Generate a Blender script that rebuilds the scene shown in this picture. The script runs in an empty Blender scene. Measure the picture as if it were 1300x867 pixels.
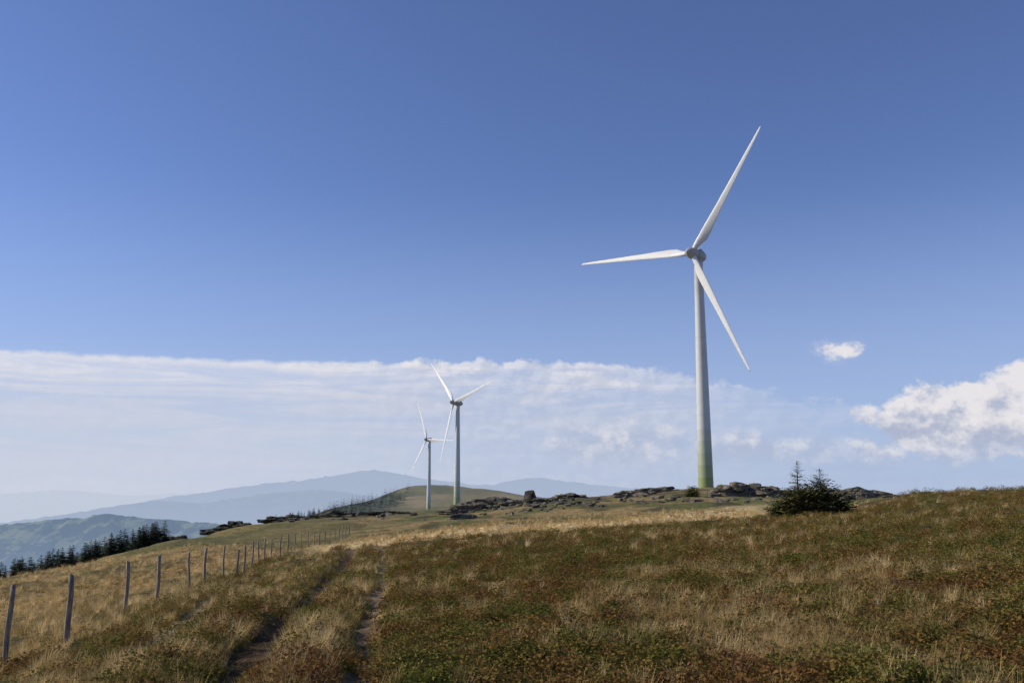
import bpy, bmesh, math, random
import numpy as np
from mathutils import Vector, Matrix, noise as mnoise
random.seed(7); rng=np.random.default_rng(11)
scene=bpy.context.scene
COL=scene.collection
R=math.radians
scene.view_settings.view_transform='Standard'; scene.view_settings.look='None'; scene.view_settings.exposure=0
SUN_AZ=R(-84); SUN_EL=R(31)
cd=bpy.data.cameras.new('camera'); cam=bpy.data.objects.new('camera',cd); COL.objects.link(cam); cd.sensor_width=36; cd.lens=36*1200/1300; cd.clip_start=.1; cd.clip_end=200000
cam.location=(0,0,0); cam.rotation_euler=(R(90+9.8),0,0); scene.camera=cam

# ------------------------------------------------------------------ helpers
def link(o,parent=None):
    COL.objects.link(o)
    if parent is not None: o.parent=parent
    return o
def tag(o,label=None,category=None,kind=None,group=None):
    if label: o["label"]=label
    if category: o["category"]=category
    if kind: o["kind"]=kind
    if group: o["group"]=group
def obj_bm(name,bm,mat,smooth=True):
    me=bpy.data.meshes.new(name); bm.to_mesh(me); bm.free()
    if smooth: me.polygons.foreach_set('use_smooth',[True]*len(me.polygons))
    o=bpy.data.objects.new(name,me)
    if mat: me.materials.append(mat)
    return o
def mesh_np(name,verts,faces,mat,smooth=False):
    me=bpy.data.meshes.new(name); verts=np.asarray(verts,dtype=np.float32)
    faces=np.asarray(faces,dtype=np.int32); k=faces.shape[1]
    me.vertices.add(len(verts)); me.vertices.foreach_set('co',verts.ravel())
    me.loops.add(faces.size); me.loops.foreach_set('vertex_index',faces.ravel())
    me.polygons.add(len(faces)); me.polygons.foreach_set('loop_start',np.arange(0,faces.size,k,dtype=np.int32))
    me.polygons.foreach_set('loop_total',np.full(len(faces),k,dtype=np.int32))
    me.update(calc_edges=True); me.validate()
    me.polygons.foreach_set('use_smooth',np.full(len(faces),smooth))
    o=bpy.data.objects.new(name,me)
    if mat: me.materials.append(mat)
    return o
def lathe(profile,segs,axis='Z'):
    bm=bmesh.new(); rings=[]
    for (t,r) in profile:
        ring=[]
        for k in range(segs):
            a=2*math.pi*k/segs
            if axis=='Z': ring.append(bm.verts.new((r*math.cos(a),r*math.sin(a),t)))
            else: ring.append(bm.verts.new((r*math.cos(a),t,r*math.sin(a))))
        rings.append(ring)
    for i in range(len(rings)-1):
        for k in range(segs):
            bm.faces.new((rings[i][k],rings[i][(k+1)%segs],rings[i+1][(k+1)%segs],rings[i+1][k]))
    bm.faces.new(rings[0]); bm.faces.new(rings[-1])
    bmesh.ops.recalc_face_normals(bm,faces=bm.faces)
    return bm
def hashn(xi,yi,seed):
    h=(xi*374761393+yi*668265263+seed*974634777)&0xffffffff
    h=((h^(h>>13))*1274126177)&0xffffffff
    return (h^(h>>16))/4294967296.0
def vnoise(x,y,seed=0):
    x=np.asarray(x,dtype=float); y=np.asarray(y,dtype=float)
    xi=np.floor(x).astype(np.int64); yi=np.floor(y).astype(np.int64)
    fx=x-xi; fy=y-yi; fx=fx*fx*(3-2*fx); fy=fy*fy*(3-2*fy)
    a=hashn(xi,yi,seed);b=hashn(xi+1,yi,seed);c=hashn(xi,yi+1,seed);d=hashn(xi+1,yi+1,seed)
    return (a*(1-fx)+b*fx)*(1-fy)+(c*(1-fx)+d*fx)*fy
def fbm(x,y,seed=0,oct=4):
    s=0;a=.5;t=0
    for i in range(oct):
        s=s+a*vnoise(x,y,seed+i*17); t+=a; a*=.5; x,y=(x*1.62-y*1.22)+5.1,(x*1.22+y*1.62)+1.7
    return s/t
def sstep(a,b,x):
    t=np.clip((x-a)/(b-a),0,1); return t*t*(3-2*t)

# ------------------------------------------------------------------ terrain survey: (x/y bearing, forward distance, height)
S=[]
def colm(A,lst):
    rr=math.hypot(1,A)
    for r0 in (5.,7.): S.append((A,r0/rr,-1.7+.06*A*r0/rr))
    for y,z in lst: S.append((A,y,z))
    if lst[-1][0]<1500: S.append((A,1700,-200))
colm(-.85,[(10,-2.5),(20,-3.7),(40,-6.5),(70,-11),(110,-20),(200,-45),(700,-140),(1500,-260)])
colm(-.70,[(10,-2.3),(20,-3.3),(40,-4.9),(70,-7.4),(110,-15),(200,-40),(700,-140),(1500,-260)])
colm(-.532,[(10,-2.15),(16,-2.72),(25,-3.25),(40,-4.0),(60,-5.1),(75,-6.0),(110,-12),(200,-35),(700,-130),(1500,-250)])
colm(-.45,[(10,-2.0),(20,-2.75),(30,-3.2),(50,-4.2),(90,-5.7),(130,-11),(250,-40),(700,-120)])
colm(-.368,[(10,-1.9),(28,-2.9),(50,-3.8),(80,-4.35),(120,-4.9),(160,-9),(250,-30),(700,-110),(1500,-230)])
colm(-.2865,[(10,-1.8),(20,-2.2),(40,-3.15),(70,-3.8),(120,-4.1),(180,-4.2),(250,-10),(400,-40),(700,-90)])
colm(-.2046,[(10,-1.75),(20,-2.0),(40,-2.7),(70,-3.4),(120,-3.8),(200,-2.9),(300,-6),(500,-25),(700,-35),(1000,-10),(1500,-150)])
colm(-.1228,[(10,-1.7),(20,-1.95),(40,-2.3),(62,-2.35),(110,-2.9),(200,-2.3),(300,-2.9),(450,-5.5),(690,-8),(1000,13),(1200,5),(1500,-100)])
colm(-.0573,[(10,-1.7),(30,-1.9),(60,-1.9),(110,-2.1),(200,-1.8),(300,-2.2),(470,-1.0),(690,-3),(1000,16),(1200,10)])
colm(0,[(10,-1.7),(30,-1.75),(62,-1.6),(100,-1.6),(180,-.4),(250,-.1),(400,-3),(700,-2),(1000,12),(1200,5),(1500,-100)])
colm(.0737,[(10,-1.7),(30,-1.6),(64,-1.4),(100,-1.2),(180,.8),(240,1.8),(400,-3),(1000,1)])
colm(.1474,[(10,-1.7),(30,-1.5),(68,-1.2),(110,-.5),(180,1.6),(220,2.5),(400,-3),(1000,-30),(1500,-150)])
S.append((.2024,210,3.7)); S.append((-.0868,690,-6.5))
colm(.2456,[(10,-1.65),(30,-1.4),(78,-.95),(120,.2),(160,1.5),(210,3.2),(300,2),(500,-10)])
colm(.327,[(10,-1.6),(30,-1.2),(75,-.5),(120,.4),(160,1.2),(220,1.6),(400,-5),(1000,-40)])
colm(.4175,[(10,-1.6),(30,-1.0),(60,-.1),(85,.55),(120,.35),(200,-1),(400,-10),(1500,-150)])
colm(.532,[(10,-1.55),(20,-1.2),(40,-.25),(60,.55),(80,1.15),(120,.9),(250,-5),(1000,-60)])
colm(.70,[(10,-1.5),(40,0),(80,2.0),(120,1.8),(250,-5),(1500,-150)])
colm(.85,[(10,-1.4),(40,.2),(80,2.2),(120,1.8),(250,-5),(1500,-150)])
S=np.array(S)
sx=S[:,0]*S[:,1]; sy=S[:,1]
U=np.stack([np.arctan2(sx,sy)*4,np.log(np.hypot(sx,sy))],1)
def kern(d2): return np.where(d2>1e-12,.5*d2*np.log(np.maximum(d2,1e-12)),0)
NPT=len(S); D2=((U[:,None]-U[None])**2).sum(2)
Km=kern(D2)+np.eye(NPT)*1e-4; PM=np.concatenate([np.ones((NPT,1)),U],1)
WT=np.linalg.solve(np.block([[Km,PM],[PM.T,np.zeros((3,3))]]),np.concatenate([np.arcsinh(S[:,2]/4.),np.zeros(3)]))
def base_z(x,y):
    x=np.atleast_1d(np.asarray(x,float)).ravel(); y=np.atleast_1d(np.asarray(y,float)).ravel()
    az=np.arctan2(x,y); r=np.hypot(x,y); lr=np.log(np.clip(r,5,1700))
    azc=np.clip(az,-.70,.70); out=np.empty(len(x))
    for i in range(0,len(x),60000):
        q=np.stack([azc[i:i+60000]*4,lr[i:i+60000]],1)
        d2=((q[:,None]-U[None])**2).sum(2)
        out[i:i+60000]=4*np.sinh(kern(d2)@WT[:NPT]+WT[NPT]+q@WT[NPT+1:])
    back=sstep(.70,2.6,np.abs(az)); out=out*(1-back)+back*(-1.7-r*.02)
    far=sstep(math.log(1150),math.log(5000),np.log(np.maximum(r,1)))
    return out*(1-far)+far*-900
RUTS=[[(-2.1,2),(-2.6,7),(-3.0,10.2),(-4.0,17.5),(-6.0,33),(-8.4,50),(-11,70)],
      [(-.8,2),(-1.25,7),(-1.65,10),(-2.6,18.4),(-4.5,34),(-6.7,50),(-9,70)],
      [(-3.8,4),(-4.5,8),(-5.1,11.5),(-6.8,20),(-8.6,28),(-11,45)]]
def dpoly(x,y,pl):
    d=np.full(np.shape(x),1e9)
    for (ax,ay),(bx,by) in zip(pl[:-1],pl[1:]):
        vx,vy=bx-ax,by-ay; t=np.clip(((x-ax)*vx+(y-ay)*vy)/(vx*vx+vy*vy),0,1)
        d=np.minimum(d,np.hypot(x-ax-t*vx,y-ay-t*vy))
    return d
def rutd(x,y):
    w=(fbm(x/1.3,y/1.3,91,3)-.5)*1.1
    return [dpoly(x+w*.5,y,pl) for pl in RUTS]
def rutbreak(x,y): return sstep(.28,.48,fbm(x/1.1,y/2.4,93,3))
def ground_z(x,y):
    x=np.atleast_1d(np.asarray(x,float)).ravel(); y=np.atleast_1d(np.asarray(y,float)).ravel()
    z=base_z(x,y); r=np.hypot(x,y)
    nf=sstep(130,60,r); mf=sstep(1400,900,r)*sstep(20,70,r)
    z+= nf*((fbm(x/1.6,y/1.6,3,3)-.5)*.46+(fbm(x/.42,y/.42,8,2)-.5)*.16)
    z+= mf*((fbm(x/9,y/9,5,4)-.5)*1.1+(fbm(x/2.2,y/2.2,6,3)-.5)*.4)
    z+= sstep(400,800,r)*sstep(2500,1400,r)*(fbm(x/70,y/90,15,5)-.5)*6
    d=rutd(x,y); f=sstep(75,40,r)
    z-= f*(.24*np.exp(-(d[0]/.42)**2)+.10*np.exp(-(d[1]/.3)**2)+.12*np.exp(-(d[2]/.32)**2))
    z+= f*.08*np.exp(-((d[0]-.85)/.3)**2)
    return z
def gz(x,y): return float(ground_z([x],[y])[0])
def fence_x(y): return np.interp(y,[0,15.95,34,61.5,102,170],[-6.2,-8.0,-11.1,-15.1,-17.2,-24.])
CRA=[-.7,-.2,-.12,0,.15,.25,.33,.42,.53,.7]; CRY=[60,60,60,62,68,78,78,88,90,90]
def crest(A): return np.interp(A,CRA,CRY)
def lerp3(c,col,m): return c*(1-m[:,None])+np.array(col)[None]*m[:,None]
def ground_colour(x,y):
    r=np.hypot(x,y); A=x/np.maximum(np.abs(y),.1); A=np.where(y<0,0,A)
    n1=fbm(x/2.6,y/2.6,21,4); n2=fbm(x/.9,y/.9,33,3); n3=fbm(x/14,y/9,44,4)
    c=np.tile(np.array([.095,.088,.026]),(len(x),1))
    c=lerp3(c,(.12,.068,.027),sstep(.45,.60,n1*.6+n3*.4))
    c=lerp3(c,(.05,.04,.018),sstep(.50,.62,fbm(x/.7,y/.7,37,3))*.6)
    c=lerp3(c,(.32,.23,.095),sstep(.54,.66,n2*.5+n1*.5)*.7)
    left=sstep(-.2,-1.4,x+1.5+.08*y)*sstep(120,70,r)
    c=lerp3(c,(.17,.125,.045),left*sstep(.35,.6,n2)*.7)
    yc=crest(A)*(1+(n3-.5)*.25)
    bey=sstep(.93,1.0,y/yc)
    g=np.tile(np.array([.11,.11,.032]),(len(x),1))
    g=lerp3(g,(.24,.175,.07),sstep(.42,.62,fbm(x/7,y/14,55,4)))
    g=lerp3(g,(.06,.052,.02),sstep(.54,.66,fbm(x/5,y/9,66,4))*.85)
    c=c*(1-bey[:,None])+g*bey[:,None]
    strip=sstep(.84,.95,y/yc)*sstep(1.5,1.25,y/yc)*sstep(-.26,-.12,A)*sstep(.29,.24,A)
    c=lerp3(c,(.56,.42,.21),strip*sstep(.2,.42,n2*.5+n3*.5)*.95)
    fld=sstep(.3,-.8,x-fence_x(y))*sstep(260,150,r)
    f=np.tile(np.array([.27,.18,.07]),(len(x),1))
    f=lerp3(f,(.12,.095,.032),sstep(.42,.60,fbm(x/6,y/10,77,4)))
    c=c*(1-fld[:,None])+f*fld[:,None]
    gr=sstep(70,120,r)*sstep(-.1,-.25,A); c=lerp3(c,(.125,.125,.037),gr*.6)
    d=rutd(x,y); ff=sstep(75,45,r); br=rutbreak(x,y)
    c=lerp3(c,(.045,.026,.015),np.exp(-(d[0]/.50)**2)*ff*.9*(.6+.4*br))
    c=lerp3(c,(.15,.11,.07),np.exp(-(d[1]/.22)**2)*ff*.85*(.2+.8*br))
    c=lerp3(c,(.22,.17,.11),np.exp(-(d[2]/.22)**2)*ff*.85*(.2+.8*br))
    hill=sstep(330,600,r)
    h=np.tile(np.array([.17,.145,.06]),(len(x),1))
    h=lerp3(h,(.09,.10,.04),sstep(.45,.6,fbm(x/60,y/120,88,4)))
    h=lerp3(h,(.26,.20,.10),sstep(.50,.62,fbm(x/40,y/90,89,4))*.8)
    h=lerp3(h,(.035,.045,.022),sstep(-.105,-.14,A+(n3-.5)*.06))
    c=c*(1-hill[:,None])+h*hill[:,None]
    fr=sstep(1300,2500,r); c=lerp3(c,(.05,.07,.05),fr)
    return c

# ------------------------------------------------------------------ material helpers
def mat_new(name):
    m=bpy.data.materials.new(name); m.use_nodes=True; nt=m.node_tree; b=nt.nodes['Principled BSDF']
    return m,nt,b
def nd(nt,t,**k):
    x=nt.nodes.new(t)
    for a,v in k.items(): setattr(x,a,v)
    return x
def setin(nt,sock,v):
    if isinstance(v,bpy.types.NodeSocket): nt.links.new(v,sock)
    elif v is not None: sock.default_value=v
class NT:
    def __init__(s,nt): s.nt=nt
    def m(s,op,a,b=None,c=None,clamp=False):
        x=nd(s.nt,'ShaderNodeMath',operation=op,use_clamp=clamp)
        for i,v in enumerate((a,b,c)):
            if v is not None: setin(s.nt,x.inputs[i],v)
        return x.outputs[0]
    def ss(s,a,b,v,lo=0.,hi=1.):
        x=nd(s.nt,'ShaderNodeMapRange',interpolation_type='SMOOTHSTEP')
        setin(s.nt,x.inputs['Value'],v);x.inputs['From Min'].default_value=a;x.inputs['From Max'].default_value=b
        x.inputs['To Min'].default_value=lo;x.inputs['To Max'].default_value=hi
        return x.outputs[0]
    def xyz(s,a,b,c):
        x=nd(s.nt,'ShaderNodeCombineXYZ')
        for i,v in enumerate((a,b,c)): setin(s.nt,x.inputs[i],v)
        return x.outputs[0]
    def noise(s,vec,scale,detail=5,rough=.55,dist=0.):
        x=nd(s.nt,'ShaderNodeTexNoise')
        if vec is not None: s.nt.links.new(vec,x.inputs['Vector'])
        x.inputs['Scale'].default_value=scale;x.inputs['Detail'].default_value=detail
        x.inputs['Roughness'].default_value=rough;x.inputs['Distortion'].default_value=dist
        return x.outputs[0]
    def mix(s,f,a,b,blend='MIX'):
        x=nd(s.nt,'ShaderNodeMix',data_type='RGBA',blend_type=blend)
        setin(s.nt,x.inputs[0],f)
        for i,v in ((6,a),(7,b)):
            if isinstance(v,tuple) and len(v)==3: v=v+(1,)
            setin(s.nt,x.inputs[i],v)
        return x.outputs[2]

def ground_mat():
    m,nt,b=mat_new('ground_mat'); N=NT(nt)
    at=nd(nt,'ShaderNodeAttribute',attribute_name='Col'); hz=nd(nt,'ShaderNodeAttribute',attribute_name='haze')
    geo=nd(nt,'ShaderNodeNewGeometry')
    n1=N.noise(geo.outputs['Position'],6,4,.7); n2=N.noise(geo.outputs['Position'],1.1,4,.65)
    f=N.m('MULTIPLY',N.ss(.3,.7,n1,.45,1.6),N.ss(.3,.7,n2,.65,1.4))
    c=N.mix(1.,at.outputs['Color'],N.xyz(f,f,f),'MULTIPLY')
    nt.links.new(c,b.inputs['Base Color']); b.inputs['Roughness'].default_value=.95
    b.inputs['Specular IOR Level'].default_value=.1
    bp=nd(nt,'ShaderNodeBump'); bp.inputs['Strength'].default_value=.7; bp.inputs['Distance'].default_value=.14
    nt.links.new(n1,bp.inputs['Height']); nt.links.new(bp.outputs[0],b.inputs['Normal'])
    em=nd(nt,'ShaderNodeEmission'); em.inputs['Color'].default_value=(.38,.46,.60,1)  # distance haze put into the ground material as emission, no air volume
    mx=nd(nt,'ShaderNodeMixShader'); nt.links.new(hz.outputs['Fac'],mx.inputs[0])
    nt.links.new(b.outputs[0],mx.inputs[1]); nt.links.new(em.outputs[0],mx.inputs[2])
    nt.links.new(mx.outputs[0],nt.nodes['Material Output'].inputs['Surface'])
    return m

# ------------------------------------------------------------------ ground sheet
azs=np.concatenate([np.linspace(-math.pi,-.75,36)[:-1],np.linspace(-.75,.75,600),np.linspace(.75,math.pi,36)[1:]])
lrs=np.concatenate([np.linspace(math.log(.3),math.log(6),16)[:-1],np.linspace(math.log(6),math.log(110),300)[:-1],
    np.linspace(math.log(110),math.log(1400),200)[:-1],np.linspace(math.log(1400),math.log(90000),46)])
AZ,LR=np.meshgrid(azs,lrs); RR=np.exp(LR); X=(RR*np.sin(AZ)).ravel(); Y=(RR*np.cos(AZ)).ravel()
Z=ground_z(X,Y); na=len(azs); nr=len(lrs)
ii,jj=np.meshgrid(np.arange(nr-1),np.arange(na-1),indexing='ij'); ii=ii.ravel(); jj=jj.ravel()
F=np.stack([ii*na+jj,ii*na+jj+1,(ii+1)*na+jj+1,(ii+1)*na+jj],1)[:, ::-1]
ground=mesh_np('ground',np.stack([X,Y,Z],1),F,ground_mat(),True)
GC=ground_colour(X,Y); ca=ground.data.color_attributes.new('Col','FLOAT_COLOR','POINT')
ca.data.foreach_set('color',np.concatenate([GC,np.ones((len(GC),1))],1).astype(np.float32).ravel())
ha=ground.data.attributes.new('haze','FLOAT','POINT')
rr=np.hypot(X,Y); hz=1-np.exp(-rr/8000.); ha.data.foreach_set('value',hz.astype(np.float32))  # strength of the painted haze, rising with distance from the origin
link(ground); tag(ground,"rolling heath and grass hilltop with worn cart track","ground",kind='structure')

# ------------------------------------------------------------------ mountains
def ridge(name,label,dist,prof,depth,base,col_d,col_l,haze,hf,seed,pat=1.):
    A=np.array([p[0] for p in prof]); s=np.array([p[1] for p in prof])
    m=420; k=46
    a=np.linspace(A[0],A[-1],m); top=np.interp(a,A,s)*dist
    ker=np.hanning(15); ker/=ker.sum(); top=np.convolve(np.pad(top,7,mode='edge'),ker,'valid')
    t=np.linspace(-1,1,k); V=np.empty((k,m,3))
    for i,tt in enumerate(t):
        yy=dist+tt*depth; xx=a*dist*(1+tt*depth/dist*.15)
        sp=dist*.02
        rg=np.abs(fbm(xx/sp,np.full(m,yy)/sp,seed,5)-.5)*2
        prof_t=(1-abs(tt))**1.15
        hgt=base+(top-base)*prof_t-rg*(top-base)*.38*abs(tt)**.6*(1-abs(tt))*1.6
        hgt+= (fbm(xx/(sp*.25),np.full(m,yy)/(sp*.25),seed+5,4)-.5)*dist*.0022
        V[i,:,0]=xx;V[i,:,1]=yy;V[i,:,2]=hgt
    i2,j2=np.meshgrid(np.arange(k-1),np.arange(m-1),indexing='ij'); i2=i2.ravel(); j2=j2.ravel()
    F=np.stack([i2*m+j2,i2*m+j2+1,(i2+1)*m+j2+1,(i2+1)*m+j2],1)
    mt,nt,b=mat_new(name+'_mat'); N=NT(nt); geo=nd(nt,'ShaderNodeNewGeometry')
    nn=N.noise(geo.outputs['Position'],pat*9./dist*6,6,.62)
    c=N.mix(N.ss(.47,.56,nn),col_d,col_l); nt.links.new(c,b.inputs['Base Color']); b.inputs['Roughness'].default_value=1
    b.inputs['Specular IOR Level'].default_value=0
    em=nd(nt,'ShaderNodeEmission'); em.inputs['Color'].default_value=haze+(1,)  # air haze painted as glow: emission colour stands in for scattered light
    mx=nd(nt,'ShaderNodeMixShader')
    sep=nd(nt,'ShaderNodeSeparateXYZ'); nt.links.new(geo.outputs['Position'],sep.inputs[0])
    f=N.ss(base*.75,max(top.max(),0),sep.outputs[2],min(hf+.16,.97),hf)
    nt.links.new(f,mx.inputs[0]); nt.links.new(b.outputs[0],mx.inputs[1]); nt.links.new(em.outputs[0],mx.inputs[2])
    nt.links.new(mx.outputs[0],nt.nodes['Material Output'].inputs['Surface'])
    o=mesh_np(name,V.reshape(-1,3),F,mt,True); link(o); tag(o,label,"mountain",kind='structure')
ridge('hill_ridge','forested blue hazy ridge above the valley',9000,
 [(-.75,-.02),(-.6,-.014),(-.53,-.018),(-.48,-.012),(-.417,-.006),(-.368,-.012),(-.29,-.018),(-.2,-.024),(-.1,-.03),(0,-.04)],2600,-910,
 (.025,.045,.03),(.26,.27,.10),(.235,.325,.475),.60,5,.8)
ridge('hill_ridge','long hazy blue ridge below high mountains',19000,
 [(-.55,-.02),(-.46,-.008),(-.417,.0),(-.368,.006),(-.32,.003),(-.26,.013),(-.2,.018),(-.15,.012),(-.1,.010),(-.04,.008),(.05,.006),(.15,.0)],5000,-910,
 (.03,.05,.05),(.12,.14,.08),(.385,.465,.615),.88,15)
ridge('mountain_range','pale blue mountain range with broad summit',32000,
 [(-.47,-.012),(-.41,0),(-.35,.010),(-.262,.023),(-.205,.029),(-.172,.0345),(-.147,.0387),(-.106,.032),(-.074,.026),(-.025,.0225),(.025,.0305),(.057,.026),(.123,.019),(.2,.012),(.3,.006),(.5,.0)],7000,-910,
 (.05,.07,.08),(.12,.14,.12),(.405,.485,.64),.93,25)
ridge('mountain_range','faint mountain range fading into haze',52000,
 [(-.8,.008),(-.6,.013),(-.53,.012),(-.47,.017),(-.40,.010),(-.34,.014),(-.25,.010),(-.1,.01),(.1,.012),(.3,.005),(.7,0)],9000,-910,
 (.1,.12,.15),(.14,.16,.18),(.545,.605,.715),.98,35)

# ------------------------------------------------------------------ turbines
def paint_mat(name,base,green=False):
    m,nt,b=mat_new(name); N=NT(nt); tc=nd(nt,'ShaderNodeTexCoord')
    n=N.noise(tc.outputs['Object'],.4,3,.55); f=N.ss(.3,.75,n,1.02,.93)
    c=N.mix(1.,base+(1,),N.xyz(f,f,f),'MULTIPLY')
    if green:
        sep=nd(nt,'ShaderNodeSeparateXYZ'); nt.links.new(tc.outputs['Object'],sep.inputs[0])
        r=nd(nt,'ShaderNodeValToRGB'); r.color_ramp.interpolation='CONSTANT'; e=r.color_ramp.elements
        e[0].position=0; e[0].color=(.95,.95,.95,1); e[1].position=.25; e[1].color=(0,0,0,1)
        for p,v in ((.05,.8),(.10,.62),(.15,.42),(.20,.22)):
            q=e.new(p); q.color=(v,v,v,1)
        nt.links.new(N.m('DIVIDE',sep.outputs[2],53.),r.inputs[0])
        c=N.mix(r.outputs[0],c,(.22,.28,.085))
        seam=N.m('LESS_THAN',N.m('FRACT',N.m('DIVIDE',N.m('ADD',sep.outputs[2],1.),17.5)),.006)
        c=N.mix(N.m('MULTIPLY',seam,.35),c,(.2,.2,.2))
    nt.links.new(c,b.inputs['Base Color']); b.inputs['Roughness'].default_value=.5
    return m
M_TOWER=paint_mat('tower_paint',(.55,.58,.57),True); M_BLADE=paint_mat('blade_paint',(.72,.73,.72)); M_NAC=paint_mat('nacelle_paint',(.40,.40,.385))
M_DARK,_,bb=mat_new('dark_metal'); bb.inputs['Base Color'].default_value=(.06,.06,.06,1)
def blade_mesh():
    secs=[(.6,1.15,1.15,35),(1.8,1.2,1.1,32),(3.0,1.7,.95,28),(4.3,2.15,.7,23),(6,2.15,.58,18),(9,1.85,.46,12),(13,1.5,.36,8),(18,1.18,.27,5),(23,.88,.2,3),(27,.66,.14,1),(29.7,.48,.1,0),(30.9,.32,.06,0),(31.3,.1,.03,0)]
    bm=bmesh.new(); n=20; rings=[]
    for (r,c,t,tw) in secs:
        k=max(0,min(1,(r-1.8)/2.5)); ring=[]
        for j in range(n):
            a=2*math.pi*j/n; x=.5*c*math.cos(a)+k*.22*c
            th=.5*t*math.sin(a)*(1-k*.62*(math.cos(a)*.5+.5))
            q=R(tw); ring.append(bm.verts.new((x*math.cos(q)-th*math.sin(q),x*math.sin(q)+th*math.cos(q),r)))
        rings.append(ring)
    for i in range(len(rings)-1):
        for j in range(n): bm.faces.new((rings[i][j],rings[i][(j+1)%n],rings[i+1][(j+1)%n],rings[i+1][j]))
    bm.faces.new(rings[0]); bm.faces.new(rings[-1]); bmesh.ops.recalc_face_normals(bm,faces=bm.faces)
    return obj_bm('blade',bm,M_BLADE).data
BL=blade_mesh()
bm=lathe([(0,1.70),(.5,1.67),(10,1.55),(20,1.41),(30,1.27),(40,1.12),(50.6,.96),(50.8,1.06),(51.8,1.06)],48); TW=obj_bm('tower',bm,M_TOWER).data
bm=lathe([(-1.5,1.1),(-1.45,1.3),(-.4,1.45),(.8,1.42),(1.8,1.15),(2.5,.75),(2.9,.4),(3.0,.15)],36,'Y')
bmesh.ops.create_cube(bm,size=1,matrix=Matrix.Translation((0,.9,1.5))@Matrix.Diagonal((.7,1.2,.35,1)))
bmesh.ops.create_cone(bm,segments=8,radius1=.05,radius2=.04,depth=1.3,cap_ends=True,matrix=Matrix.Translation((.2,1.2,2.05)))
bmesh.ops.create_cone(bm,segments=24,radius1=.9,radius2=1.05,depth=1.3,cap_ends=True,matrix=Matrix.Translation((0,0,-1.3)))
NC=obj_bm('nacelle',bm,M_NAC).data
bm=lathe([(1.15,1.0),(1.1,1.25),(.2,1.32),(-.7,1.2),(-1.4,.93),(-2.0,.55),(-2.3,.27),(-2.38,.05)],36,'Y'); HB=obj_bm('rotor_hub',bm,M_NAC).data
bm=bmesh.new()
bmesh.ops.create_cube(bm,size=1,matrix=Matrix.Diagonal((.95,.12,2.1,1))); bmesh.ops.bevel(bm,geom=bm.edges[:],offset=.04,segments=2,affect='EDGES')
DR=obj_bm('door',bm,M_DARK,False).data
def turbine(x,y,z,hub_h,yaw,tilt,phase,label):
    e=bpy.data.objects.new('wind_turbine',None); e.location=(x,y,z); link(e)
    tag(e,label,"wind turbine",group="wind turbines on the hilltop")
    t=bpy.data.objects.new('tower',TW); link(t,e); t.scale=(1,1,(hub_h-1.4)/51.8)
    d=bpy.data.objects.new('door',DR); link(d,t); a=R(20); d.location=(-1.66*math.sin(a),1.66*math.cos(a),1.5); d.rotation_euler=(0,0,a)
    nc=bpy.data.objects.new('nacelle',NC); link(nc,e); nc.location=(0,0,hub_h); nc.rotation_euler=(R(-tilt),0,R(-yaw))
    h=bpy.data.objects.new('rotor_hub',HB); link(h,e)
    nv=Vector((-math.sin(R(yaw)),-math.cos(R(yaw)),math.tan(R(tilt))))
    h.location=Vector((0,0,hub_h))+nv*2.7
    h.rotation_euler=(R(-tilt),0,R(-yaw))
    for k in range(3):
        b=bpy.data.objects.new('blade',BL); link(b,h); b.rotation_euler=(0,R(90-phase-120*k),0)
turbine(42.6,210,gz(42.6,210)-.3,56.2-gz(42.6,210)+.3,41,1,55.3,"tall white wind turbine with green-banded base beside rocks")
z2=gz(-27,470)-.3; turbine(-27,470,z2,50-z2,50,4,15,"white wind turbine standing behind a rocky rise")
z3=gz(-60,690)-.3; turbine(-60,690,z3,46.5-z3,46,4,-4,"white wind turbine farther along the grassy ridge")

# ------------------------------------------------------------------ rocks
def rock_mat(name,k):
    m,nt,b=mat_new(name); N=NT(nt); geo=nd(nt,'ShaderNodeNewGeometry'); P=geo.outputs['Position']
    n1=N.noise(P,.9,6,.65); n2=N.noise(P,5,4,.7)
    c=N.mix(N.ss(.35,.65,n1),(.13*k,.115*k,.09*k),(.34*k,.30*k,.235*k))
    c=N.mix(N.ss(.50,.66,n2),c,(.06*k,.056*k,.045*k))
    mp=nd(nt,'ShaderNodeMapping'); mp.inputs['Scale'].default_value=(.25,.25,3.2); nt.links.new(P,mp.inputs[0])
    n4=N.noise(mp.outputs[0],1.0,3,.6); crack=N.ss(.035,.0,N.m('ABSOLUTE',N.m('SUBTRACT',n4,.5)))
    c=N.mix(N.m('MULTIPLY',crack,.8),c,(.02,.02,.018))
    sep=nd(nt,'ShaderNodeSeparateXYZ'); nt.links.new(geo.outputs['Normal'],sep.inputs[0])
    c=N.mix(N.m('MULTIPLY',N.ss(.6,.95,sep.outputs[2]),N.ss(.45,.6,n1,0,.5)),c,(.12,.12,.045))
    nt.links.new(c,b.inputs['Base Color']); b.inputs['Roughness'].default_value=.92; b.inputs['Specular IOR Level'].default_value=.2
    bp=nd(nt,'ShaderNodeBump'); bp.inputs['Strength'].default_value=.9; bp.inputs['Distance'].default_value=.3
    nt.links.new(N.m('SUBTRACT',n2,crack),bp.inputs['Height']); nt.links.new(bp.outputs[0],b.inputs['Normal']); return m
M_ROCK=rock_mat('rock_mat',1.); M_ROCKD=rock_mat('dark_rock_mat',.5)  # second is a darker copy: backlit tone of left skyline rocks put into colour
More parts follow.
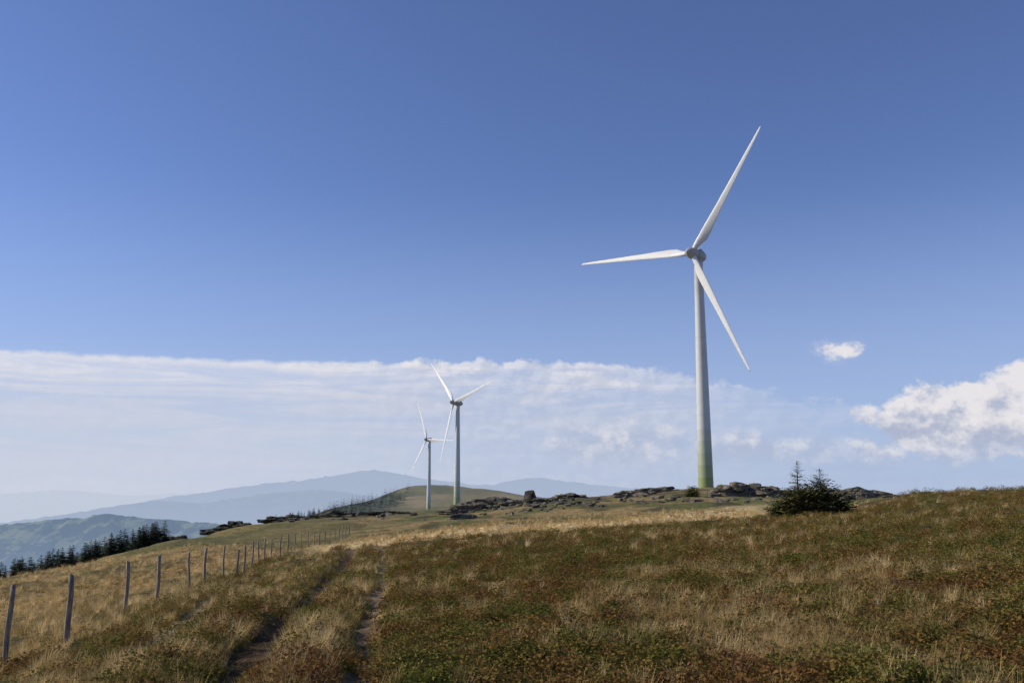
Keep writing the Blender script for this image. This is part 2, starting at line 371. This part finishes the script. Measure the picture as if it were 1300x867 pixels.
def add_hull(bm,cx,cy,cz,w,d,h,rz,rnd,rough=.13):
    t=bmesh.new()
    for i in range(22):
        a=rnd.uniform(0,6.283); ph=rnd.uniform(-1,1); rr=1-abs(ph)**2.2*.45
        t.verts.new((math.copysign(abs(math.cos(a))**.8,math.cos(a))*rr*w*.5*rnd.uniform(.7,1),
            math.copysign(abs(math.sin(a))**.8,math.sin(a))*rr*d*.5*rnd.uniform(.7,1),math.copysign(abs(ph)**.7,ph)*h*.5))
    bmesh.ops.convex_hull(t,input=t.verts)
    bmesh.ops.delete(t,geom=[v for v in t.verts if not v.link_faces],context='VERTS')
    bmesh.ops.triangulate(t,faces=t.faces)
    bmesh.ops.subdivide_edges(t,edges=[e for e in t.edges if e.calc_length()>.3*min(w,d,h)],cuts=2,use_grid_fill=True)
    bmesh.ops.triangulate(t,faces=t.faces)
    M=Matrix.Translation((cx,cy,cz))@Matrix.Rotation(rz,4,'Z')@Matrix.Rotation(rnd.uniform(-.14,.14),4,'X')@Matrix.Rotation(rnd.uniform(-.09,.09),4,'Y')
    s=max(h,.3)
    for v in t.verts:
        v.co=M@v.co; nv=mnoise.noise_vector(v.co*(1.1/s)); nv2=mnoise.noise_vector(v.co*(3.3/s)+Vector((7,3,1))); v.co+=nv*s*rough+nv2*s*rough*.45
    me=bpy.data.meshes.new('tmp'); t.to_mesh(me); t.free(); bm.from_mesh(me); bpy.data.meshes.remove(me)
def outcrop(x,y,w,d,h,layers,per,seed,label,name='rock_outcrop',grp=None,sink=.1,mat=None,skew=0.,tall=1.):
    """broken tor: several tilted blocks side by side on a common plinth"""
    rnd=random.Random(seed); bm=bmesh.new(); n=per+2
    add_hull(bm,0,0,h*.10,w*1.15,d*1.0,h*.7,0,rnd)
    for k in range(n):
        u=(k+.5)/n*2-1; hh=h*(1-.4*abs(u-skew)**1.5)*rnd.uniform(.75,1.05)*tall; pw=w/n*rnd.uniform(1.7,2.5)
        nl=rnd.choice([2,2,3]) if layers>1 else 1
        zc=0; px=u*w*.42
        for l in range(nl):
            lh=hh/nl*rnd.uniform(.9,1.1)
            add_hull(bm,px+rnd.uniform(-.1,.1)*pw,rnd.uniform(-.18,.12)*d,zc+lh*.45,pw*(1-.08*l),d*rnd.uniform(.6,.9),lh*1.3,rnd.uniform(-.3,.3),rnd); zc+=lh*.92
    o=obj_bm(name,bm,mat or M_ROCK,False); o.location=(x,y,gz(x,y)-sink); link(o); tag(o,label,"rock",group=grp); return o
def at(A,y): return A*y,y
RO=[(-.352,134,5,3,1.5,2,2),(-.341,138,3,2,1.2,2,1),(-.305,174,7,4,1.4,2,3),(-.288,178,6,4,1.7,2,2),(-.243,190,8,4,1.3,2,3),(-.228,192,5,4,1.4,2,2),
    (-.197,200,8,4,1.6,2,3),(-.182,203,8,4,2.2,3,2),(-.150,228,8,4,1.6,2,2),(-.125,238,9,4,1.4,2,3),
    (-.062,188,6,3,1.3,2,2),(-.04,195,11,5,2.2,3,4),(-.018,207,13,5,2.7,3,4),(-.045,212,9,4,2.3,2,3),(.0,192,8,4,1.6,2,3),(.035,196,8,4,1.4,2,3),(.06,205,7,4,1.3,2,3)]
for i,(A,y,w,d,h,l,p) in enumerate(RO):
    x,y=at(A,y); outcrop(x,y,w,d,h,l,p,100+i,"dark weathered rock outcrop on the grassy skyline",grp="rock outcrops along the skyline",mat=M_ROCKD if A<-.1 else M_ROCK)
x,y=at(.0185,205); bm=bmesh.new(); add_hull(bm,0,0,1.2,3.4,2.8,3.2,0,random.Random(4)); o=obj_bm('boulder',bm,M_ROCKD,False); o.location=(x,y,gz(x,y)); link(o); tag(o,"single tall boulder perched on a rise","rock")
x,y=at(.128,194); outcrop(x,y,9,4,1.5,2,4,302,"low broken rock ledge in grass")
x,y=at(.155,200); outcrop(x,y,9,4,1.7,2,3,303,"low broken rock ledge in grass")
x,y=at(.243,150); outcrop(x,y,13,6,2.9,3,5,324,"layered grey granite outcrop of stacked slabs",tall=.95)
x,y=at(.274,148); outcrop(x,y,7,4,1.8,2,3,308,"layered grey granite outcrop of stacked slabs")
x,y=at(.372,126); outcrop(x,y,14,6,2.2,1,3,306,"long low grey granite dome beside spruces",skew=-.6)
x,y=at(.412,124); outcrop(x,y,9,5,1.1,1,2,309,"long low grey granite dome beside spruces",skew=-.8)
boul=[]
for i in range(5):
    bm=bmesh.new(); add_hull(bm,0,0,.2,1.3,1.0,.62,0,random.Random(400+i)); boul.append(obj_bm('boulder',bm,M_ROCK,False).data)
rnd=random.Random(9)
for i in range(150):
    if i<86: A=rnd.gauss(.02,.065); y=rnd.uniform(125,196)
    elif i<118: A=rnd.uniform(.08,.24); y=rnd.uniform(125,190)
    elif i<133: A=rnd.uniform(.20,.33); y=rnd.uniform(112,145)
    else: A=rnd.uniform(-.33,-.1); y=rnd.uniform(170,205)
    x=A*y; o=bpy.data.objects.new('boulder',boul[i%5]); s=rnd.choice([.45,.6,.8,1.1,1.5]); o.scale=(s*rnd.uniform(.9,1.9),s,s*rnd.uniform(.7,1.1))
    o.rotation_euler=(rnd.uniform(-.2,.2),rnd.uniform(-.2,.2),rnd.uniform(0,6.28)); o.location=(x,y,gz(x,y)-.05*s); link(o)
    tag(o,"grey lichen-spotted boulder lying in grass","rock",group="boulders scattered over the field")

# ------------------------------------------------------------------ fence
def wood_mat():
    m,nt,b=mat_new('weathered_wood'); N=NT(nt); tc=nd(nt,'ShaderNodeTexCoord'); mp=nd(nt,'ShaderNodeMapping'); mp.inputs['Scale'].default_value=(1,1,.08)
    nt.links.new(tc.outputs['Object'],mp.inputs[0]); n=N.noise(mp.outputs[0],40,5,.6)
    c=N.mix(N.ss(.3,.7,n),(.09,.076,.058),(.36,.31,.25)); nt.links.new(c,b.inputs['Base Color']); b.inputs['Roughness'].default_value=.9
    bp=nd(nt,'ShaderNodeBump'); bp.inputs['Distance'].default_value=.01; nt.links.new(n,bp.inputs['Height']); nt.links.new(bp.outputs[0],b.inputs['Normal']); return m
M_WOOD=wood_mat()
FP=[(-7.7,12.2,1.36,-.01),(-8.2,15.95,1.38,.0),(-8.95,19.75,1.34,-.01),(-10.2,25.8,1.34,-.01),(-10.35,28.4,1.36,.02),(-11.3,34,1.32,-.02),(-11.5,36.3,1.32,.01),(-11.8,39.7,1.33,-.02),(-12.4,43.7,1.28,.03),(-12.75,46.2,1.3,0),(-13.5,50.3,1.3,.04),(-14.4,55,1.3,-.03),(-14.9,58.2,1.3,.02),(-15.3,61.5,1.3,-.02)]
y=64.5
while y<104: FP.append((-15.3-(y-61.5)*.05,y,1.3,random.uniform(-.04,.04))); y+=random.uniform(2.6,3.6)
heads=[]
for i,(x,y,h,t) in enumerate(FP):
    rnd=random.Random(i+50); bm=bmesh.new(); n=9; rings=[]
    r0=rnd.uniform(.040,.054)
    for k in range(9):
        zz=-.4+(h+.4)*k/8; ring=[]
        ox=.016*math.sin(k*.9+i); oy=.012*math.cos(k*.7+i*2)
        for j in range(n):
            a=2*math.pi*j/n; rr=r0*(1-.012*k)*(1+.16*math.sin(j*2.1+i)+rnd.uniform(-.05,.05))
            ring.append(bm.verts.new((rr*math.cos(a)+ox,rr*.85*math.sin(a)+oy,zz+(.03*math.cos(a+i) if k==8 else 0))))
        rings.append(ring)
    for k in range(8):
        for j in range(n): bm.faces.new((rings[k][j],rings[k][(j+1)%n],rings[k+1][(j+1)%n],rings[k+1][j]))
    bm.faces.new(rings[-1]); bm.faces.new(rings[0]); bmesh.ops.recalc_face_normals(bm,faces=bm.faces)
    o=obj_bm('fence_post',bm,M_WOOD); z=gz(x,y); o.location=(x,y,z); o.rotation_euler=(rnd.uniform(-.02,.02),t,rnd.uniform(0,.4)); link(o)
    tag(o,"weathered grey wooden fence post in grass","fence post",group="fence posts along the pasture"); heads.append((x,y,z,h))
M_WIRE,_,wb=mat_new('wire_steel'); wb.inputs['Base Color'].default_value=(.16,.15,.14,1); wb.inputs['Metallic'].default_value=.6; wb.inputs['Roughness'].default_value=.6
V=[];Fc=[]
for (x0,y0,z0,h0),(x1,y1,z1,h1) in zip(heads[:-1],heads[1:]):
    for f in (.35,.62,.88):
        prev=None
        for s in range(7):
            u=s/6; c=Vector((x0+(x1-x0)*u+.06,y0+(y1-y0)*u,(z0+h0*f)*(1-u)+(z1+h1*f)*u-.05*4*u*(1-u)))
            b0=len(V)
            for a in (0,2.09,4.19): V.append((c.x+.003*math.cos(a),c.y,c.z+.003*math.sin(a)))
            if prev is not None:
                for q in range(3): Fc.append((prev+q,prev+(q+1)%3,b0+(q+1)%3,b0+q))
            prev=b0
o=mesh_np('fence_wire',V,Fc,M_WIRE); link(o); tag(o,"thin rusty wire strands strung between wooden posts","fence wire")

# ------------------------------------------------------------------ conifers
def needle_mat(name,a,b2):
    m,nt,b=mat_new(name); N=NT(nt); geo=nd(nt,'ShaderNodeNewGeometry'); oi=nd(nt,'ShaderNodeObjectInfo')
    n=N.noise(geo.outputs['Position'],2.5,2,.6); c=N.mix(N.ss(.35,.65,n),a,b2)
    f=N.ss(0,1,oi.outputs['Random'],.7,1.25); c=N.mix(1.,c,N.xyz(f,f,f),'MULTIPLY')
    nt.links.new(c,b.inputs['Base Color']); b.inputs['Roughness'].default_value=.8; b.inputs['Specular IOR Level'].default_value=.2; return m
M_NEED=needle_mat('spruce_needles',(.014,.026,.012),(.040,.058,.022)); M_NEED2=needle_mat('young_spruce_needles',(.09,.11,.032),(.24,.22,.08))
M_BARK,_,kb=mat_new('bark'); kb.inputs['Base Color'].default_value=(.06,.045,.035,1); kb.inputs['Roughness'].default_value=.95
def conifer(h,w,levels,per,steps,seed,expo=.85,low=.06,nm=None,bushy=0.,drop=0.,tip=.009):
    rnd=random.Random(seed); V=[];F=[]
    for l in range(levels):
        t=low+(1-low)*(l+rnd.uniform(-.3,.3))/levels; t=min(max(t,low),.985)
        L0=w*(1-t)**expo+tip*h
        for k in range(per):
            if rnd.random()<drop: continue
            L=L0*rnd.uniform(.5,1.15); a=rnd.uniform(0,6.283); d=Vector((math.cos(a),math.sin(a),0)); s=Vector((-d.y,d.x,0)); z=h*t+rnd.uniform(-.02,.02)*h
            rise=rnd.uniform(.0,.3)*(t*.9+.1)+bushy*rnd.uniform(0,1)
            for j in range(steps):
                f=(j+.3)/steps; p=d*L*f+Vector((0,0,z+L*(rise*f-.35*f*f*(1-t))))
                wd=L*.42*(1-f*.7)*rnd.uniform(.7,1.2)*(1-.4*bushy); fw=L*1.25/steps
                for sg in (-1,1):
                    q=p+s*sg*wd+d*fw*rnd.uniform(.4,1.2)+Vector((0,0,-wd*rnd.uniform(.1,.55)*(1-bushy)+bushy*wd*rnd.uniform(-.5,.9)))
                    e=p+d*fw
                    b0=len(V); V+= [tuple(p),tuple(q),tuple(e)]; F.append((b0,b0+1,b0+2))
    for k in range(8):
        a=k*.785; b0=len(V); V+=[(0,0,h),(math.cos(a)*.012*h,math.sin(a)*.012*h,h*.93),(math.cos(a+.6)*.012*h,math.sin(a+.6)*.012*h,h*.95)]; F.append((b0,b0+1,b0+2))
    cr=mesh_np('crown',V,F,nm or M_NEED).data
    tr=obj_bm('trunk',lathe([(-.4,h*.022),(h*.3,h*.017),(h*.7,h*.009),(h*.97,h*.002)],8),M_BARK).data
    return tr,cr
def plant_tree(protos,x,y,sc,rot,label,grp,name='conifer_tree',sink=0,cat="tree"):
    e=bpy.data.objects.new(name,None); e.location=(x,y,gz(x,y)-sink); e.scale=(sc,)*3; e.rotation_euler=(0,0,rot); link(e)
    t=bpy.data.objects.new('trunk',protos[0]); c=bpy.data.objects.new('crown',protos[1]); link(t,e); link(c,e)
    tag(e,label,cat,group=grp)
far=[conifer(9,2.7,22,10,3,s,.7) for s in (1,2,3,4)]
rnd=random.Random(3)
for i in range(220):
    A=rnd.uniform(-.62,-.355); yb=np.interp(A,[-.62,-.53,-.45,-.345],[84,88,103,128]); y=yb+rnd.uniform(0,28)
    x=A*y; g=gz(x,y)
    top=np.interp(A,[-.62,-.532,-.48,-.41,-.36],[-.068,-.062,-.050,-.045,-.040])*y+rnd.uniform(-1.8,.3)
    sc=max(.35,(top-g)/9.)
    if sc>2.6: continue
    plant_tree(far[i%4],x,y,sc,rnd.uniform(0,6.28),"dark green spruce on the slope below the pasture","spruces below the pasture")
for i in range(30):
    A=rnd.uniform(-.28,-.19); y=rnd.uniform(222,262); x=A*y; g=gz(x,y)
    top=np.interp(A,[-.28,-.19],[-.018,-.006])*y+rnd.uniform(-1,.6); sc=max(.3,(top-g)/9.)
    plant_tree(far[i%4],x,y,min(sc,1.9),rnd.uniform(0,6.28),"dark green spruce on the slope below the pasture","spruces below the pasture")
me=conifer(9,2.0,9,5,2,77,.8)[1]; nv=len(me.vertices)
bv=np.empty(nv*3,np.float32); me.vertices.foreach_get('co',bv); bv=bv.reshape(-1,3)
nb=0; VV=[];FF=[];pts=[]
for i in range(260):
    A=rnd.uniform(-.20,-.115)+rnd.uniform(-.01,.01); y=rnd.uniform(760,1010); pts.append((A*y,y))
zz=ground_z([p[0] for p in pts],[p[1] for p in pts])
for (x,y),z in zip(pts,zz):
    s=rnd.uniform(.6,1.2); VV.append(bv*s+np.array([x,y,z-1])); FF.append(np.arange(nv).reshape(-1,3)+nb); nb+=nv
o=mesh_np('conifer_wood',np.concatenate(VV),np.concatenate(FF),M_NEED); link(o); tag(o,"distant dark spruce wood on the hill flank","wood",kind='stuff')
near=[conifer(3.7,.95,26,10,6,21,.62,.05,M_NEED2,.35,.12,.03),conifer(2.9,1.0,22,10,6,22,.6,.04,M_NEED2,.35,.12,.035),conifer(2.0,1.4,16,18,6,23,.35,.02,M_NEED2,.8,.3),conifer(1.6,1.3,14,17,6,24,.3,.02,M_NEED2,.9,.3)]
for (A,y,k,s,lb) in [(.299,61,0,1.03,"slender young spruce with sparse pointed top"),(.3225,62,1,1.1,"young spruce with sparse pointed top"),(.284,60.5,3,.95,"low bushy spruce in heather"),(.303,59.5,2,.95,"low bushy spruce in heather"),
    (.318,60.5,2,1.1,"low bushy spruce in heather"),(.334,62,3,1.15,"low bushy spruce in heather"),(.309,60.2,3,1.2,"low bushy spruce in heather"),(.276,61,3,.6,"low bushy spruce in heather"),(.344,62,3,.65,"low bushy spruce in heather"),(.293,60,2,.9,"low bushy spruce in heather")]:
    plant_tree(near[k],A*y,y,s,rnd.uniform(0,6.28),lb,"young spruces beside the outcrop",name='spruce_tree',sink=.1)
for (A,y,s) in [(.187,150,.95),(.192,151,.7),(.41,135,.5)]:
    plant_tree(near[2],A*y,y,s,1.,"low bushy spruce near the turbine",None,name='spruce_tree',sink=.1)

# ------------------------------------------------------------------ ground cover by instancing
def cover_mat(name,cols,trans=.0,sc=.5,rnd_amt=(.7,1.35)):
    m,nt,b=mat_new(name); N=NT(nt); geo=nd(nt,'ShaderNodeNewGeometry'); oi=nd(nt,'ShaderNodeObjectInfo')
    n=N.noise(geo.outputs['Position'],sc,3,.62); nn=N.m('ADD',N.m('MULTIPLY',N.m('SUBTRACT',oi.outputs['Random'],.5),.24),n)
    r=nd(nt,'ShaderNodeValToRGB'); e=r.color_ramp.elements
    e[0].position=.34;e[0].color=cols[0]+(1,);e[1].position=.68;e[1].color=cols[-1]+(1,)
    for i,c in enumerate(cols[1:-1]): q=e.new(.34+.34*(i+1)/(len(cols)-1)); q.color=c+(1,)
    nt.links.new(nn,r.inputs[0])
    f=N.ss(0,1,oi.outputs['Random'],rnd_amt[0],rnd_amt[1])
    c=N.mix(1.,r.outputs[0],N.xyz(f,f,f),'MULTIPLY')
    df=nd(nt,'ShaderNodeBsdfDiffuse'); nt.links.new(c,df.inputs[0]); out=df.outputs[0]
    if trans:
        tl=nd(nt,'ShaderNodeBsdfTranslucent'); nt.links.new(c,tl.inputs[0]); mx=nd(nt,'ShaderNodeMixShader'); mx.inputs[0].default_value=trans
        nt.links.new(df.outputs[0],mx.inputs[1]);nt.links.new(tl.outputs[0],mx.inputs[2]);out=mx.outputs[0]
    nt.nodes.remove(b); nt.links.new(out,nt.nodes['Material Output'].inputs['Surface'])
    return m
M_HEA=cover_mat('heather_leaves',[(.115,.125,.030),(.155,.143,.036),(.175,.132,.038),(.205,.115,.038),(.150,.074,.032)],.25,.75,(.75,1.25))
M_GRS=cover_mat('dry_grass',[(.38,.27,.11),(.52,.38,.17),(.68,.52,.27)],.35,.7)
M_GRN=cover_mat('green_grass',[(.14,.15,.032),(.20,.18,.046),(.33,.25,.085)],.35,.6)
def heather_proto(seed):
    r=np.random.default_rng(seed); V=[];F=[]
    for i in range(80):
        a=r.uniform(0,6.283); q=math.sqrt(r.uniform(0,1)); ph=r.uniform(.1,1)
        c=np.array([math.cos(a)*q*.15,math.sin(a)*q*.15,ph*(.17*(1-.7*q*q))])
        n=r.normal(size=3)+np.array([0,0,.8]); n/=np.linalg.norm(n); t=np.cross(n,[0,0,1.])+1e-3; t/=np.linalg.norm(t); b=np.cross(n,t)
        l=r.uniform(.009,.020); w=l*.6; b0=len(V)
        V+=[tuple(c-t*l),tuple(c+b*w),tuple(c+t*l),tuple(c-b*w)]; F.append((b0,b0+1,b0+2,b0+3))
    return mesh_np('heather_sprig',V,F,M_HEA)
def tuft_proto(seed,h,spread,nb,w,mat,lean=.5):
    r=np.random.default_rng(seed); V=[];F=[]
    for i in range(nb):
        a=r.uniform(0,6.283); q=r.uniform(0,spread); base=np.array([math.cos(a)*q,math.sin(a)*q,-.02]); a2=a+r.normal()*.7
        d=np.array([math.cos(a2),math.sin(a2),0]); s=np.array([-d[1],d[0],0]); hh=h*r.uniform(.5,1.1); ln=lean*r.uniform(.3,1.3)
        prev=None
        for k in range(3):
            u=k/2; p=base+d*hh*ln*u*u+np.array([0,0,hh*(u-.25*ln*u*u)]); ww=w*(1-u*.85); b0=len(V); V+=[tuple(p-s*ww),tuple(p+s*ww)]
            if prev is not None: F.append((prev,prev+1,b0+1,b0))
            prev=b0
    return mesh_np('grass_tuft',V,F,mat)
def scatter(name,label,protos,x,y,scl,rnp,mat,tilt=.15):
    pc=bpy.data.collections.new(name+'_sources')
    for i,p in enumerate(protos): p.name='%s_source_%d'%(name,i); pc.objects.link(p)
    z=ground_z(x,y); N=len(x); me=bpy.data.meshes.new(name); me.vertices.add(N); me.vertices.foreach_set('co',np.stack([x,y,z],1).astype(np.float32).ravel())
    a=me.attributes.new('rot','FLOAT_VECTOR','POINT'); rt=np.stack([rnp.normal(0,tilt,N),rnp.normal(0,tilt,N),rnp.uniform(0,6.28,N)],1); a.data.foreach_set('vector',rt.astype(np.float32).ravel())
    a=me.attributes.new('scl','FLOAT','POINT'); a.data.foreach_set('value',np.asarray(scl,dtype=np.float32))
    a=me.attributes.new('idx','INT','POINT'); a.data.foreach_set('value',rnp.integers(0,len(protos),N).astype(np.int32))
    o=bpy.data.objects.new(name,me); me.materials.append(mat); link(o)
    ng=bpy.data.node_groups.new(name+'_gn','GeometryNodeTree'); ng.interface.new_socket('Geometry',in_out='INPUT',socket_type='NodeSocketGeometry'); ng.interface.new_socket('Geometry',in_out='OUTPUT',socket_type='NodeSocketGeometry')
    gi=ng.nodes.new('NodeGroupInput'); go=ng.nodes.new('NodeGroupOutput'); ip=ng.nodes.new('GeometryNodeInstanceOnPoints')
    ci=ng.nodes.new('GeometryNodeCollectionInfo'); ci.inputs['Collection'].default_value=pc; ci.inputs['Separate Children'].default_value=True; ci.inputs['Reset Children'].default_value=True
    def na(nm,t): q=ng.nodes.new('GeometryNodeInputNamedAttribute'); q.data_type=t; q.inputs['Name'].default_value=nm; return q.outputs['Attribute']
    L=ng.links.new; L(gi.outputs[0],ip.inputs['Points']); L(ci.outputs[0],ip.inputs['Instance']); ip.inputs['Pick Instance'].default_value=True
    L(na('idx','INT'),ip.inputs['Instance Index']); L(na('rot','FLOAT_VECTOR'),ip.inputs['Rotation']); L(na('scl','FLOAT'),ip.inputs['Scale']); L(ip.outputs[0],go.inputs[0])
    md=o.modifiers.new('scatter','NODES'); md.node_group=ng
    tag(o,label,"ground cover",kind='stuff'); return o
def polar(N,r0,r1,a0=-.62,a1=.62):
    r=np.exp(rng.uniform(math.log(r0),math.log(r1),N)); a=rng.uniform(a0,a1,N); return r*np.sin(a),r*np.cos(a),r
def near_rut(x,y):
    d=rutd(x,y); b=.6+.4*rutbreak(x,y); return np.minimum(np.minimum(d[0]/.38,d[1]/.25),d[2]/.32)/b
def pale(A): return sstep(-.2,-.12,A)*sstep(.29,.25,A)
x,y,r=polar(48000,8,96); A=x/y
prob=np.ones(len(x)); prob=np.where(x<-1.2-.085*y,.6*sstep(.38,.6,fbm(x/1.6,y/1.6,12,3))+.2,prob)
prob=np.where(rutd(x,y)[0]<1.0,1,prob)
prob*=np.where(x<fence_x(y),.06,1); prob*=np.where(y>crest(A)*(.97-.11*pale(A)),.0,1); prob*=sstep(.8,1.3,near_rut(x,y))
prob*=.30+.70*sstep(.36,.5,fbm(x/1.1,y/1.1,61,3))
k=rng.uniform(size=len(x))<prob; x,y,r=x[k],y[k],r[k]
scatter('heather','low rust and green heather covering the slope',[heather_proto(s) for s in range(5)],x,y,(rng.uniform(.5,1.5,len(x))*np.interp(r,[8,30,90],[1.05,1.3,1.9])),rng,M_HEA,.25)
x,y,r=polar(48000,8,100); A=x/y
n1=fbm(x/3.4,y/2.8,71,4)*.65+fbm(x/.5,y/.5,72,2)*.35
prob=sstep(.54,.62,n1)*.9+.03
LM=x<-1.0-.085*y; prob=np.where(LM,sstep(.45,.58,n1)*.7+.05,prob); prob=np.where(x<fence_x(y),.55,prob)
prob=np.where(y>crest(A)*.86,np.maximum(.95*pale(A)+.1,prob),prob); prob*=sstep(.7,1.1,near_rut(x,y))
k=rng.uniform(size=len(x))<prob; x,y,r=x[k],y[k],r[k]
scatter('dry_grass','pale dry grass tufts among the heather',[tuft_proto(s,.30,.08,34,.0035,M_GRS,.55) for s in range(5)],x,y,(rng.uniform(.4,1.25,len(x))*np.interp(r,[8,30,90],[.9,1.1,1.3])),rng,M_GRS)
x,y,r=polar(30000,8,80); A=x/y
n1=fbm(x/1.8,y/1.8,81,4); LM=x<-.6-.085*y
prob=np.where(LM,sstep(.40,.55,n1)*.8+.1,sstep(.48,.60,n1)*.55+.08); prob*=np.where(x<fence_x(y),.35,1)
d=rutd(x,y); prob=np.maximum(prob,.8*np.exp(-((d[1]-.45)/.4)**2)); prob*=sstep(.5,1.0,near_rut(x,y)); prob*=np.where(y>crest(A)*.9,0,1)
k=rng.uniform(size=len(x))<prob; x,y,r=x[k],y[k],r[k]
scatter('green_grass','short green grass beside the cart track',[tuft_proto(s+9,.15,.10,30,.0045,M_GRN,.6) for s in range(4)],x,y,(rng.uniform(.6,1.2,len(x))*np.interp(r,[8,30,90],[.9,1.2,1.8])),rng,M_GRN)

# ------------------------------------------------------------------ sky
w=bpy.data.worlds.new('World'); scene.world=w; w.use_nodes=True; nt=w.node_tree; N=NT(nt)
try: w.cycles.sampling_method='MANUAL'; w.cycles.sample_map_resolution=256
except Exception: pass
bg=nt.nodes['Background']; bg.inputs['Strength'].default_value=.1
sky=nd(nt,'ShaderNodeTexSky',sky_type='NISHITA',sun_disc=False); sky.sun_elevation=SUN_EL; sky.sun_rotation=SUN_AZ; sky.altitude=1700; sky.air_density=1.0; sky.dust_density=.6; sky.ozone_density=2.0
tc=nd(nt,'ShaderNodeTexCoord'); sep=nd(nt,'ShaderNodeSeparateXYZ'); nt.links.new(tc.outputs['Generated'],sep.inputs[0])
az=N.m('MULTIPLY',N.m('ARCTAN2',sep.outputs[0],sep.outputs[1]),57.2958); el=N.m('MULTIPLY',N.m('ARCSINE',sep.outputs[2]),57.2958)
K=10.
def kc(c): return tuple(v*K for v in c)
col=N.mix(1.,sky.outputs[0],(.98,1.0,1.30),'MULTIPLY')
hz=N.m('MULTIPLY',N.ss(20,-1,el),.85); col=N.mix(hz,col,kc((.38,.48,.70)))
hl=N.m('MULTIPLY',N.m('MULTIPLY',N.ss(10,-1,el),N.ss(26,-30,az)),.9); col=N.mix(hl,col,kc((.60,.65,.755)))
def fc(v,pts):
    f=nd(nt,'ShaderNodeFloatCurve'); cv=f.mapping.curves[0]; cv.points[0].location=pts[0]; cv.points[1].location=pts[-1]
    for p in pts[1:-1]: cv.points.new(*p)
    f.mapping.update(); nt.links.new(v,f.inputs['Value']); return f.outputs[0]
azn=N.m('DIVIDE',N.m('ADD',az,45.),90.,clamp=True)
edge=N.m('MULTIPLY',fc(azn,[(0,.66),(.18,.692),(.317,.705),(.393,.712),(.5,.729),(.5956,.682),(.647,.59),(.7056,.50),(.778,.46),(1,.45)]),12.)
P2=N.xyz(az,N.m('MULTIPLY',el,1.25),0.); P3=N.xyz(N.m('MULTIPLY',az,.10),N.m('MULTIPLY',el,1.1),3.)
n1=N.noise(P2,.75,6,.58); n1s=N.noise(N.xyz(N.m('ADD',az,-.35),N.m('ADD',N.m('MULTIPLY',el,1.25),.45),0.),.75,3,.58)
n2=N.noise(P3,.8,5,.6,.9)
amp=N.m('MULTIPLY',N.ss(-14,-5,az,.6,1.6),N.ss(8,20,az,1,1.7))
dd=N.m('SUBTRACT',N.m('ADD',edge,N.m('MULTIPLY',N.m('SUBTRACT',n1,.5),amp)),el)
mask=N.ss(0,.38,dd)
dens=N.m('MULTIPLY',mask,N.m('MULTIPLY',N.ss(.36,.62,n2,.45,1.),N.ss(9,1.5,el,1,.4)))
dens=N.m('MULTIPLY',dens,N.ss(6,18,az,1,.35))
lit=N.ss(-.12,.14,N.m('SUBTRACT',n1,n1s)); topw=N.ss(3.2,0,dd)
lw=N.ss(-14,0,az,.12,.45)
bc=N.mix(N.m('MULTIPLY',N.m('ADD',N.m('MULTIPLY',lit,lw),N.m('SUBTRACT',.85,lw)),N.m('ADD',N.m('MULTIPLY',topw,.45),.55)),kc((.46,.51,.64)),kc((.85,.83,.86)))
rim=N.m('MULTIPLY',N.ss(1.3,.1,dd),mask); dens=N.m('MAXIMUM',dens,N.m('MULTIPLY',rim,N.ss(4,16,az,.9,.1)))
col=N.mix(dens,col,bc)
n3=N.noise(P2,.5,8,.6); n3s=N.noise(N.xyz(N.m('ADD',az,-.6),N.m('ADD',N.m('MULTIPLY',el,1.25),.8),0.),.5,5,.6)
field=None
for (a0,e0,ra,re,wt) in [(25.6,4.5,4.4,2.5,1.5),(29.5,4.9,4.8,2.8,1.5),(23.4,4.5,2.6,1.8,1.5),(25.6,5.7,2.0,1.2,1.2),(20.6,5.0,1.1,.7,.6),(19.6,8.8,1.3,.6,.34),
    (6.4,3.4,5.0,1.5,.75),(14.0,3.0,4.6,1.3,.62),(19,2.9,4.6,1.2,.65)]:
    dx=N.m('DIVIDE',N.m('SUBTRACT',az,a0),ra); dy=N.m('DIVIDE',N.m('SUBTRACT',el,e0),re)
    v=N.m('MULTIPLY',N.m('SUBTRACT',1.,N.m('SQRT',N.m('ADD',N.m('MULTIPLY',dx,dx),N.m('MULTIPLY',dy,dy)))),wt)
    v=N.m('MAXIMUM',v,-.8)
    field=v if field is None else N.m('MAXIMUM',field,v)
n5=N.noise(P2,2.2,5,.6)
fd=N.m('ADD',N.m('ADD',field,N.m('MULTIPLY',N.m('SUBTRACT',n3,.5),1.35)),N.m('MULTIPLY',N.m('SUBTRACT',n5,.5),.5))
rb=N.ss(17,22,az)
soft=N.m('MULTIPLY',N.ss(-.15,.5,fd),N.m('SUBTRACT',.62,N.m('MULTIPLY',rb,.62)))
cm=N.m('MULTIPLY',N.m('MAXIMUM',N.m('MULTIPLY',N.ss(.02,.36,fd),N.m('MAXIMUM',rb,N.ss(7,8,el))),soft),N.ss(1.0,4.0,el))
cl=N.m('ADD',N.m('MULTIPLY',N.m('SUBTRACT',n3,n3s),2.8),N.m('MULTIPLY',N.m('SUBTRACT',el,4.2),.20))
cc=N.mix(N.ss(-.45,.5,cl),kc((.42,.465,.60)),kc((.85,.81,.81)))
col=N.mix(N.m('MULTIPLY',cm,.9),col,cc)
nt.links.new(col,bg.inputs['Color'])

sd=bpy.data.lights.new('sun','SUN'); sd.energy=4.2; sd.angle=R(.5); sd.color=(1,.90,.74)
so=bpy.data.objects.new('sun',sd); link(so)
dv=Vector((math.sin(SUN_AZ)*math.cos(SUN_EL),math.cos(SUN_AZ)*math.cos(SUN_EL),math.sin(SUN_EL)))
so.rotation_euler=dv.to_track_quat('Z','Y').to_euler()
